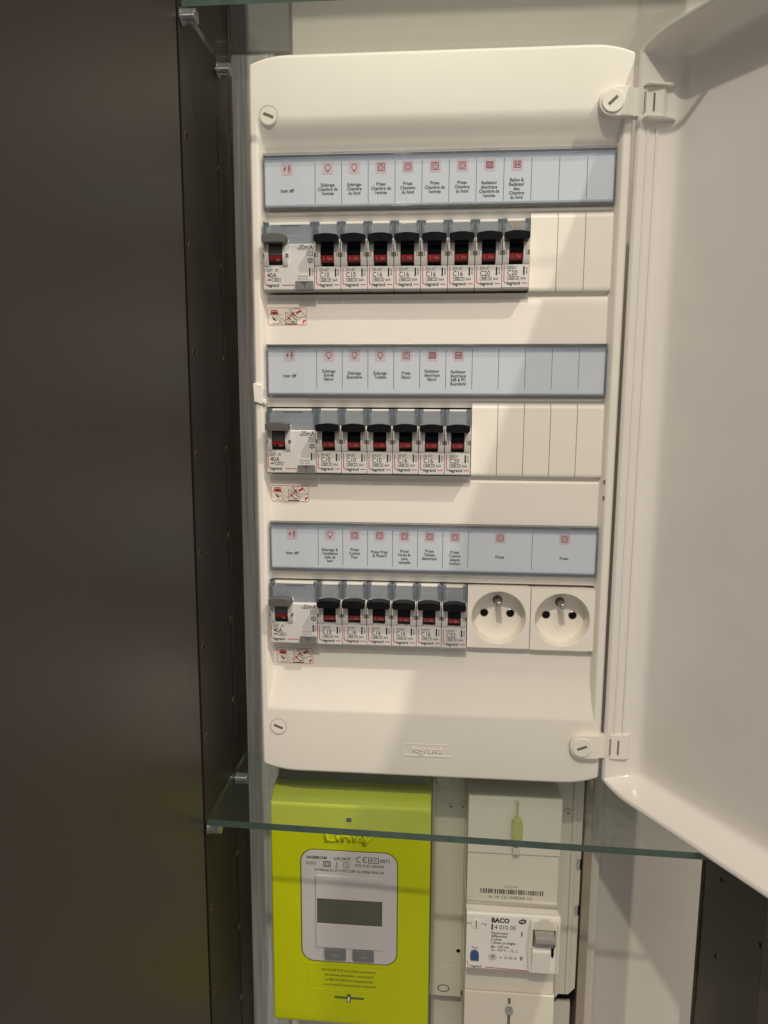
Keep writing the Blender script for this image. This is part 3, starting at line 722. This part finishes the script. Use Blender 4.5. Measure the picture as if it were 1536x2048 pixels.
    rd = MB().stroke([(-16.5, 14.2), (-16.5, 5.0), (-16.1, 3.9), (-15.2, 3.4)], 0.5, y).stroke([(-4.2, 3.3), (3.2, 3.3)], 0.5, y)
    link('red_print', mesh('red_print', rd, 'inkred', smooth=False), bd)
    return t
t0 = rcd(XL + MP + 0.3, ROWZ[0], 'wide grey-toggle residual current switch at the left of the top row')
for r in (1, 2):
    c = copy_tree(t0); c.location = ((XL + MP + 0.3) * S, 0, ROWZ[r] * S)
    c['label'] = 'wide grey-toggle residual current switch at the left of the %s row' % RN[r]

# ------------------------------------------------------------------ sockets
def socket(x, zc, label):
    t = thing('socket_outlet', label, 'socket', (x, 0, zc), 'power sockets in the bottom row', False)
    hw, hh, R, n = 22.2, 22.4, 19.6, 48
    pl = MB(); outer = []; inner = circ(0, 0, R, n)
    for i in range(n):
        a = 2 * math.pi * i / n; c, s_ = math.cos(a), math.sin(a); k = min(hw / max(1e-6, abs(c)), hh / max(1e-6, abs(s_))); outer.append((c * k, s_ * k))
    inner2 = circ(0, 0, R - 0.5, n); y0 = 0.6
    for i in range(n):
        j = (i + 1) % n
        pl.face([(outer[i][0], y0, outer[i][1]), (outer[j][0], y0, outer[j][1]), (inner[j][0], y0, inner[j][1]), (inner[i][0], y0, inner[i][1])])
        pl.face([(inner[i][0], y0, inner[i][1]), (inner[j][0], y0, inner[j][1]), (inner2[j][0], y0 + 0.7, inner2[j][1]), (inner2[i][0], y0 + 0.7, inner2[i][1])])
        pl.face([(outer[i][0], y0, outer[i][1]), (outer[j][0], y0, outer[j][1]), (outer[j][0], 25, outer[j][1]), (outer[i][0], 25, outer[i][1])])
    link('faceplate', mesh('faceplate', pl, 'blank'), t)
    wl = MB(); a_, b_ = circ(0, 0, R - 0.5, n), circ(0, 0, R - 1.6, n)
    for i in range(n):
        j = (i + 1) % n; wl.face([(a_[i][0], 1.3, a_[i][1]), (a_[j][0], 1.3, a_[j][1]), (b_[j][0], 13.6, b_[j][1]), (b_[i][0], 13.6, b_[i][1])])
    wl.face([(p[0], 13.6, p[1]) for p in b_])
    w_ = link('well', mesh('well', wl, 'blank'), t)
    # keyway below the earth pin
    kw = MB().prism_y([(-2.6, 1.5)] + circ(0, -7.5, 2.6, 10, 180, 360) + [(2.6, 1.5)], 13.2, 13.5)
    link('keyway', mesh('keyway', kw, 'cover', 0.1), w_)
    for sx in (-1, 1):
        h = link('contact_hole', mesh('contact_hole', MB().cyl((sx * 9.5, 13.35, 0), 'y', 2.75, 0.2, 20), 'dark', smooth=False), w_)
        rg = MB()
        for i in range(20):
            a, b2 = 2 * math.pi * i / 20, 2 * math.pi * (i + 1) / 20
            rg.face([(sx * 9.5 + rr * math.cos(q), yy, rr * math.sin(q)) for rr, q, yy in ((2.75, a, 13.2), (3.2, a, 13.55), (3.2, b2, 13.55), (2.75, b2, 13.2))])
        link('hole_rim', mesh('hole_rim', rg, 'metal'), w_)
    link('earth_pin', mesh('earth_pin', MB().cyl((0, -1, 10), 'y', 2.3, 14.5, 20), 'metal', 0.9, seg=3), t)
    link('pin_collar', mesh('pin_collar', MB().cyl((0, 12.6, 10), 'y', 3.4, 0.9, 20), 'slot', 0.2), t)
    return t
s1 = socket(XL + 8 * MP + 1.25 * MP + 0.3, ROWZ[2] + DH / 2 - 0.2, 'left of the two white round-recess power sockets in the bottom row')
s2 = copy_tree(s1); s2.location = ((XL + 8 * MP + 3.75 * MP + 0.3) * S, 0, (ROWZ[2] + DH / 2 - 0.6) * S)
s2['label'] = 'right of the two white power sockets, next to the board hinge side'

# ------------------------------------------------------------------ electricity meter
mt = thing('electricity_meter', 'lime green electricity meter with grey display panel below the board', 'electricity meter', (-60, 100, -668))
prof = [(75, -668), (15, -668), (12.6, -666), (12, -662), (12, -477), (12.4, -475.2), (13.8, -473.6), (24, -467.0), (27, -466.2), (75, -466.0)]
body = obj('body', MB().prism_x(prof, -123, 3.2), 'lime', mt, 2.2, seg=3)
obj('rear_housing', MB().box(-121, 1.5, 34, 99.8, -664, -457), 'topg', mt, 2)
Yf = 12.0
bz = obj('display_bezel', MB().prism_y(rrect(-98.6, -22.8, -609, -512.6, 10, 8), Yf - 0.55, Yf + 3), 'bezel', mt, 0.3)
go = MB().stroke(rrect(-99.1, -22.3, -609.5, -512.1, 10.4, 8), 0.8, Yf - 0.12, True)
obj('bezel_gap', go, 'limedk', bz, smooth=False)
obj('display_frame', MB().prism_y(rrect(-87.0, -33.8, -553.4, -533.4, 1.2, 3), Yf - 1.5, Yf - 0.3).prism_y(rrect(-87.0, -33.8, -596.2, -575.3, 1.2, 3), Yf - 1.5, Yf - 0.3), 'bezel', bz, 0.7)
obj('display_side', MB().box(-87.0, -86.3, Yf - 1.4, Yf - 0.3, -575.2, -553.5).box(-34.2, -33.8, Yf - 1.4, Yf - 0.3, -575.2, -553.5), 'bezel', bz)
obj('display', MB().box(-86.2, -34.3, Yf - 0.8, Yf - 0.6, -575.2, -553.5), 'lcd', bz)
for x0, x1, sg in ((-80.4, -63.2, '-'), (-57.8, -40.6, '+')):
    b_ = obj('button', MB().prism_y(rrect(x0, x1, -606.5, -596.6, 1.4, 3), Yf - 2.4, Yf - 0.4), 'mbtn', bz, 0.7)
    q = MB().stroke([((x0 + x1) / 2 - 1.7, -602), ((x0 + x1) / 2 + 1.7, -602)], 0.35, Yf - 2.46)
    if sg == '+': q = MB().stroke([((x0 + x1) / 2 - 1.7, -602), ((x0 + x1) / 2 - 0.3, -602)], 0.35, Yf - 2.46).stroke([((x0 + x1) / 2 + 0.4, -602), ((x0 + x1) / 2 + 1.9, -602)], 0.35, Yf - 2.46)
    obj('button_mark', q, 'bezel', bz, smooth=False)
p = MB(); y = Yf - 0.62
p.text('SAGEMCOM', -94.5, -518.6, 2.1, y, 0.98, 'L', bold=0.03).text('LNE-29079', -72.6, -518.7, 2.4, y, 0.83, 'L', bold=0.012)
for cx in (-52.4, -47.4):
    p.stroke(circ(cx, -518.6, 2.2, 12, 70, 290), 0.6, y)
p.stroke([(-49.4, -518.6), (-47.6, -518.6)], 0.5, y)
p.stroke([(-45.2, -521.0), (-37.4, -521.0), (-37.4, -516.6), (-45.2, -516.6)], 0.5, y, True).text('M 23', -41.3, -518.8, 2.0, y, 0.85, bold=0.01)
p.text('0071', -36.0, -518.9, 3.0, y, 0.92, 'L', bold=0.012)
p.text('S12C1', -94.5, -523.6, 2.3, y, 0.9, 'L', bold=0.012)
p.stroke([(-80.6, -526), (-75.4, -526), (-75.4, -521.6), (-80.6, -521.6)], 0.6, y, True).stroke([(-79.2, -524.9), (-76.8, -524.9), (-76.8, -522.8), (-79.2, -522.8)], 0.5, y, True)
p.stroke(circ(-70.4, -525.4, 0.8, 8), 0.35, y, True).stroke([(-70.4, -524.6), (-70.4, -521.2)], 0.35, y).stroke([(-70.4, -523), (-69.6, -523)], 0.3, y)
p.stroke([(-64.8, -526.2), (-60.8, -526.2), (-60.8, -521.6), (-64.8, -521.6)], 0.35, y, True).stroke([(-62.8, -525.6), (-62.8, -522.2)], 0.4, y)
p.text('N°02 23 62 132018 85', -55.6, -523.6, 2.0, y, 0.83, 'L', bold=0.014)
p.text('C=1Wh/imp 23 -25°C/+55°C 230V 0,5-10(90)A 50Hz Cl.B', -60.7, -528.9, 2.1, y, 0.745, bold=0.014)
obj('panel_lettering', p, 'ink', bz, smooth=False)
em = MB().text('Linky', -60.5, -500.2, 7.6, Yf - 0.45, 1.62, bold=0.02)
eo = obj('embossed_lettering', em, 'lime', body); eo.modifiers.new('thickness', 'SOLIDIFY').thickness = 0.0012
eo.modifiers['thickness'].offset = 0
led = obj('indicator_window', MB().box(-63.6, -57.6, Yf - 0.3, Yf + 1, -489.4, -483.2), 'lime', body, 0.25)
obj('indicator_lens', MB().box(-62.6, -58.6, Yf - 0.5, Yf - 0.3, -487.4, -483.8), 'dgrey', led, 0.1)
bx_ = MB()
for a in ((-94, -28.6, -612.6, -612.1), (-94, -28.6, -635.6, -635.1), (-94, -93.5, -635.1, -612.6), (-29.1, -28.6, -635.1, -612.6)): bx_.box(a[0], a[1], Yf - 0.25, Yf + 1, a[2], a[3])
ib = obj('notice_frame', bx_, 'lime', body)
p = MB()
for i, s in enumerate(('EN SAVOIR PLUS sur la charte de protection', 'des données personnelles : www.enedis.fr', 'ou 0800 054 659 Service & appel gratuits', 'ou sur le site de votre fournisseur d\'électricité')):
    p.text(s, -61 + (i % 2) * 0.4, -617.0 - i * 4.35, 2.0, Yf - 0.1, 0.80 if i != 3 else 0.77, bold=0.02)
obj('notice_lettering', p, 'limedk', ib, smooth=False)
sl = obj('seal_slot', MB().box(-72.8, -48.8, Yf - 0.1, Yf + 1, -642.4, -640.4), 'limedk', body)
obj('seal_tab', MB().box(-62.4, -59.6, Yf - 1.3, Yf, -644.2, -638.2), 'dgrey', sl, 0.3)
obj('seal_tab_face', MB().box(-61.7, -60.3, Yf - 1.7, Yf - 1.32, -643.4, -639.0), 'bwhite', sl, 0.2)

# ------------------------------------------------------------------ mounting plate
pt = thing('mounting_plate', 'beige plastic mounting plate behind the main breaker', 'mounting plate', (65, 100, -672))
ol = [(3.7, -430), (3.7, -672.6), (17, -672.6), (17, -669.8), (24, -669.8), (24, -672.6), (31, -672.6), (31, -430)]
obj('plate', MB().prism_y(ol, 55, 99.8), 'plate', pt, 0.6)['label'] = 'narrow strip between meter and breaker'
obj('plate', MB().prism_y([(31.05, -430), (31.05, -668), (112, -668), (114, -664.5), (122, -664.5), (127.6, -658), (127.6, -430)], 56, 99.7), 'plate', pt, 0.6)
obj('rail', MB().box(119.0, 122.2, 53.6, 56.1, -662, -430), 'plate', pt, 0.6)
obj('rail', MB().box(7.4, 8.4, 54.2, 55.2, -670, -430), 'plate', pt, 0.3)
for x, z in ((19.3, -495.5), (29.0, -494.9), (115.0, -496.2)):
    o = obj('boss', MB().cyl((x, 53.9, z), 'y', 2.9, 2, 20), 'plate', pt, 0.4)
    obj('boss_hole', MB().cyl((x, 53.85, z), 'y', 1.5, 0.1, 14), 'slot', o)
o = obj('boss', MB().cyl((28.4, 54.2, -627.8), 'y', 2.7, 1.5, 20), 'plate', pt, 0.3); obj('boss_hole', MB().cyl((27.9, 54.1, -627.9), 'y', 1.8, 0.12, 14), 'dark', o)
o = obj('knockout', MB().prism_y([(10.4, -672.4), (10.4, -650)] + [(10.4 + 9 - 9 * math.cos(a), -650 + 7 * math.sin(a)) for a in (0.3, 0.6, 0.9, 1.2, 1.57)] + [(30.6, -643), (30.6, -672.4)], 54.7, 55.2), 'plate', pt, 0.15)
ov = MB().stroke([(15.8 + 4.6 * math.cos(a), -665.0 + 3.2 * math.sin(a)) for a in [2 * math.pi * i / 24 for i in range(24)]], 0.9, 54.5, True)
obj('oval_opening', ov, 'slot', o, smooth=False)
for zc in (-542.5, -584.5):
    c_ = obj('clip', MB().box(124.2, 126.6, 54.8, 57, zc - 4.2, zc + 4.2), 'metal', pt, 0.2); obj('clip_slot', MB().box(126.7, 128.3, 55.2, 60, zc - 4.0, zc + 4.0), 'dark', c_)
o = obj('bulb_cap', MB().cyl((13.0, 50.5, -470), 'y', 7.2, 6, 28), 'plate', pt, 2.0, seg=3)
lw_ = obj('wiring_cover', MB().box(5.0, 127, 68, 99.6, -900, -683), 'plate', None, 1.0)
tag(lw_, 'grey beige wiring cover below the mounting plate, at the bottom edge', 'wiring cover')
obj('lower_gap', MB().box(5.5, 131.5, 72, 99.4, -682.9, -660), 'dark', pt)

# ------------------------------------------------------------------ main breaker
mbk = thing('main_breaker', 'cream main circuit breaker with white front, blue test button and grey toggle', 'main breaker', (68, 60, -700))
obj('upper_cover', MB().box(32.0, 103.6, 19.0, 56, -512.3, -465), 'cream', mbk, 0.7)
obj('middle_body', MB().prism_x([(56, -512.9), (20.2, -512.9), (20.2, -552.2), (18.6, -553.4), (18.0, -555.0), (19, -556.5), (56, -556.5)], 32.2, 103.0), 'cream', mbk, 0.5)
fb = obj('front_block', MB().prism_x([(56, -556.6), (10, -556.6), (9, -553.6), (6.2, -553.4), (5.2, -554.6), (5, -556), (5, -600.6), (5.6, -601.4), (56, -601.4)], 31.8, 103.6), 'bwhite', mbk, 0.5)
obj('lower_body', MB().box(32.6, 103.0, 21, 56, -634.0, -601.6), 'cream', mbk, 0.5)
lc = obj('lower_cover', MB().box(32.2, 103.8, 19.6, 58, -760, -634.6), 'cream', mbk, 0.8)
# toggle field on the right of the front block
Yb = 5.0
wav = [(80.6, -556)] + [(80.6 - 2.6 * math.sin(math.pi * i / 10), -556 - 44.5 * i / 10) for i in range(1, 10)] + [(80.6, -600.4), (103.2, -600.4), (103.2, -556)]
tf = obj('toggle_field', MB().prism_y(wav, Yb - 1.3, Yb + 1), 'bwhite', fb, 0.5)
obj('toggle_arch', MB().prism_y(circ(91.2, -563.6, 8.7, 14, 0, 180), Yb - 1.5, Yb), 'cream', fb, 0.15)
obj('toggle_well', MB().box(82.4, 99.9, Yb - 1.6, Yb, -578, -563.7), 'slot', fb, 0.1)
tg = obj('toggle', MB().prism_x([(Yb - 1.5, -563.9), (Yb - 9, -564.2), (Yb - 9.6, -566), (Yb - 9.0, -569.4), (Yb - 4, -570.0), (Yb - 2.4, -577.6), (Yb - 1.5, -577.6)], 83.6, 98.2), 'mtoggle', mbk, 0.4)
obj('paddle', MB().prism_x([(Yb - 1.0, -578.3), (Yb - 4.6, -578.3), (Yb - 5.4, -580), (Yb - 2.2, -600.0), (Yb - 1.0, -600.3)], 82.2, 96.0), 'bwhite', fb, 0.5)
obj('paddle_slot', MB().prism_y([(96.6, -572), (98.9, -572), (98.9, -585), (97.9, -587), (96.9, -585)], Yb - 1.7, Yb), 'dark', fb)
for cx, sx in ((80.9, -1), (101.2, 1)):
    ls = [(cx + sx * 0 + 1.9 * math.cos(a) * (1 if math.cos(a) * sx > 0 else 0.35), -579 + 21 * math.sin(a)) for a in [2 * math.pi * i / 20 for i in range(20)]]
    obj('side_grip', MB().prism_y(ls, Yb - 2.6, Yb), 'cream', fb, 0.5)
y = Yb - 0.1
p = MB()
p.text('BACO', 51.0, -558.6, 3.6, y, 0.95, 'L', bold=0.045).text('4 010 00', 53.4, -564.4, 3.7, y, 0.85, 'L')
p.flat([(51.0, -566.9), (52.2, -566.9), (52.2, -561.8), (51.0, -561.8)], y)
for i, s in enumerate(('Disjoncteur', 'différentiel', '2 pôles', '1 phase protégée')): p.text(s, 51.0, -569.4 - i * 2.75, 2.05, y, 0.93, 'L', bold=0.012)
p.text('I∆n : 500 mA', 51.0, -581.2, 1.95, y, 0.92, 'L', bold=0.012).text('Un : 250 V~', 51.0, -584.0, 1.95, y, 0.92, 'L', bold=0.012)
p.stroke([(65.6, -584.9), (66.2, -584.9), (67.0, -583.2), (67.8, -583.2), (67.8, -584.9), (69.0, -584.9)], 0.3, y).stroke([(70.0, -584.9), (72.2, -584.9)], 0.3, y).stroke([(71.1, -584.9), (71.1, -583)], 0.3, y)
p.text('Ir 15-45 A', 58.2, -590.2, 2.4, y, 0.88, 'L').text('Test', 38.6, -583.0, 2.0, y, 0.95)
p.text('0', 74.6, -590.0, 3.2, y, 0.95, bold=0.03).flat([(73.9, -571.2), (74.8, -571.2), (74.8, -567.4), (73.9, -567.4)], y)
p.stroke([(32.0, -562.4), (35.4, -562.4)], 0.5, y).stroke([(43.4, -562.4), (46.6, -562.4), (46.6, -563.6)], 0.5, y)
p.text('legrand', 36.4, -599.0, 1.7, y, 1.1, 'L', bold=0.02)
obj('lettering', p, 'ink', fb, smooth=False)
nf = obj('approval_mark', MB().flat([(74.6 + 2.9 * math.cos(a), -558.6 + 2.1 * math.sin(a) + 0.5 * math.cos(a)) for a in [2 * math.pi * i / 18 for i in range(18)]], y), 'ink', fb, smooth=False)
obj('approval_lettering', MB().text('NF', 74.6, -558.6, 1.7, y - 0.08, 1.1, bold=0.02), 'bwhite', fb, smooth=False)
obj('red_print', MB().stroke([(33.4, -595.0), (33.4, -597.8), (34.4, -598.9), (36.0, -599.2)], 0.5, y).stroke([(47.4, -599.4), (79.4, -600.2)], 0.6, y), 'inkred', fb, smooth=False)
sc_ = obj('selector_screw', MB().cyl((39.3, Yb - 0.9, -562.4), 'y', 3.9, 1.2, 26), 'cover', fb, 0.3)
obj('selector_slot', MB().box(38.9, 39.7, Yb - 1.0, Yb - 0.88, -565.2, -559.4), 'slot', fb)
bb = obj('test_button', MB().cyl((38.6, Yb - 1.6, -588.4), 'y', 3.3, 2, 26).box(35.3, 41.9, Yb - 1.5, Yb, -593.4, -588.4), 'blue', fb, 0.4)
obj('rating_dial', MB().cyl((52.6, Yb - 0.3, -590.0), 'y', 3.2, 0.6, 26), 'bezel', fb, 0.2)
obj('dial_lettering', MB().text('45', 52.6, -589.4, 1.6, Yb - 0.4, 1.0, bold=0.02), 'ink', fb, smooth=False)
# barcode and serial number on the middle body
p = MB(); x = 42.6; y = 20.1
random.seed(3)
while x < 92:
    wd = random.choice((0.28, 0.28, 0.55, 0.85)); p.flat([(x, -547.2), (x + wd, -547.2), (x + wd, -543.2), (x, -543.2)], y); x += wd + random.choice((0.3, 0.3, 0.6, 0.9))
mid = [o for o in mbk.children if o.name.startswith('middle_body')][0]
obj('barcode', p, 'ink', mid, smooth=False)
obj('serial_lettering', MB().text('02\\2014', 66.6, -540.8, 2.0, y, 1.05).text('16 14 CD 008265 10', 66, -550.0, 2.5, 20.05, 1.12, bold=0.01), 'serial', mid, smooth=False)
mid.data.materials[0] = M['cream']
up = [o for o in mbk.children if o.name.startswith('upper_cover')][0]
obj('cover_seam', MB().box(66.6, 69.0, 18.75, 19.2, -511, -466), 'plate', up, 0.1)
sy = thing('wire_seal', 'yellow plastic wire seal hanging on the main breaker cover', 'seal', (69, 19, -500))
obj('seal_body', MB().prism_y([(65.2, -483), (67, -480.2), (71.8, -480.2), (73.4, -484), (73.4, -493.5), (71.6, -498.5), (66.4, -498.5), (65.2, -493)], 12.4, 18.6), 'yellow', sy, 0.8)
obj('seal_window', MB().prism_y(rrect(67.2, 72.2, -495.8, -485.6, 0.7, 3), 11.7, 12.3), 'yellow', sy, 0.25)
obj('seal_foot', MB().box(66.4, 71.6, 14.6, 18.7, -509.4, -498.7), 'plate', sy, 0.4)
obj('seal_mark', MB().box(67.6, 70.4, 14.35, 14.55, -503.4, -501.4), 'slot', sy)
obj('seal_wire', MB().cyl((69.6, 17.6, -480.4), 'z', 0.7, 13.5, 8), 'yellow', sy)
o = obj('sealing_screw', MB().cyl((68.3, 16.4, -648.4), 'y', 3.2, 3, 20), 'pin', lc, 0.6)
obj('screw_slot', MB().box(67.2, 69.4, 19.2, 19.9, -643.2, -638.4).box(67.2, 69.4, 19.2, 19.9, -670, -653.6), 'slot', lc)
for o in bpy.data.objects:
    if 'world_parts' in o: del o['world_parts']
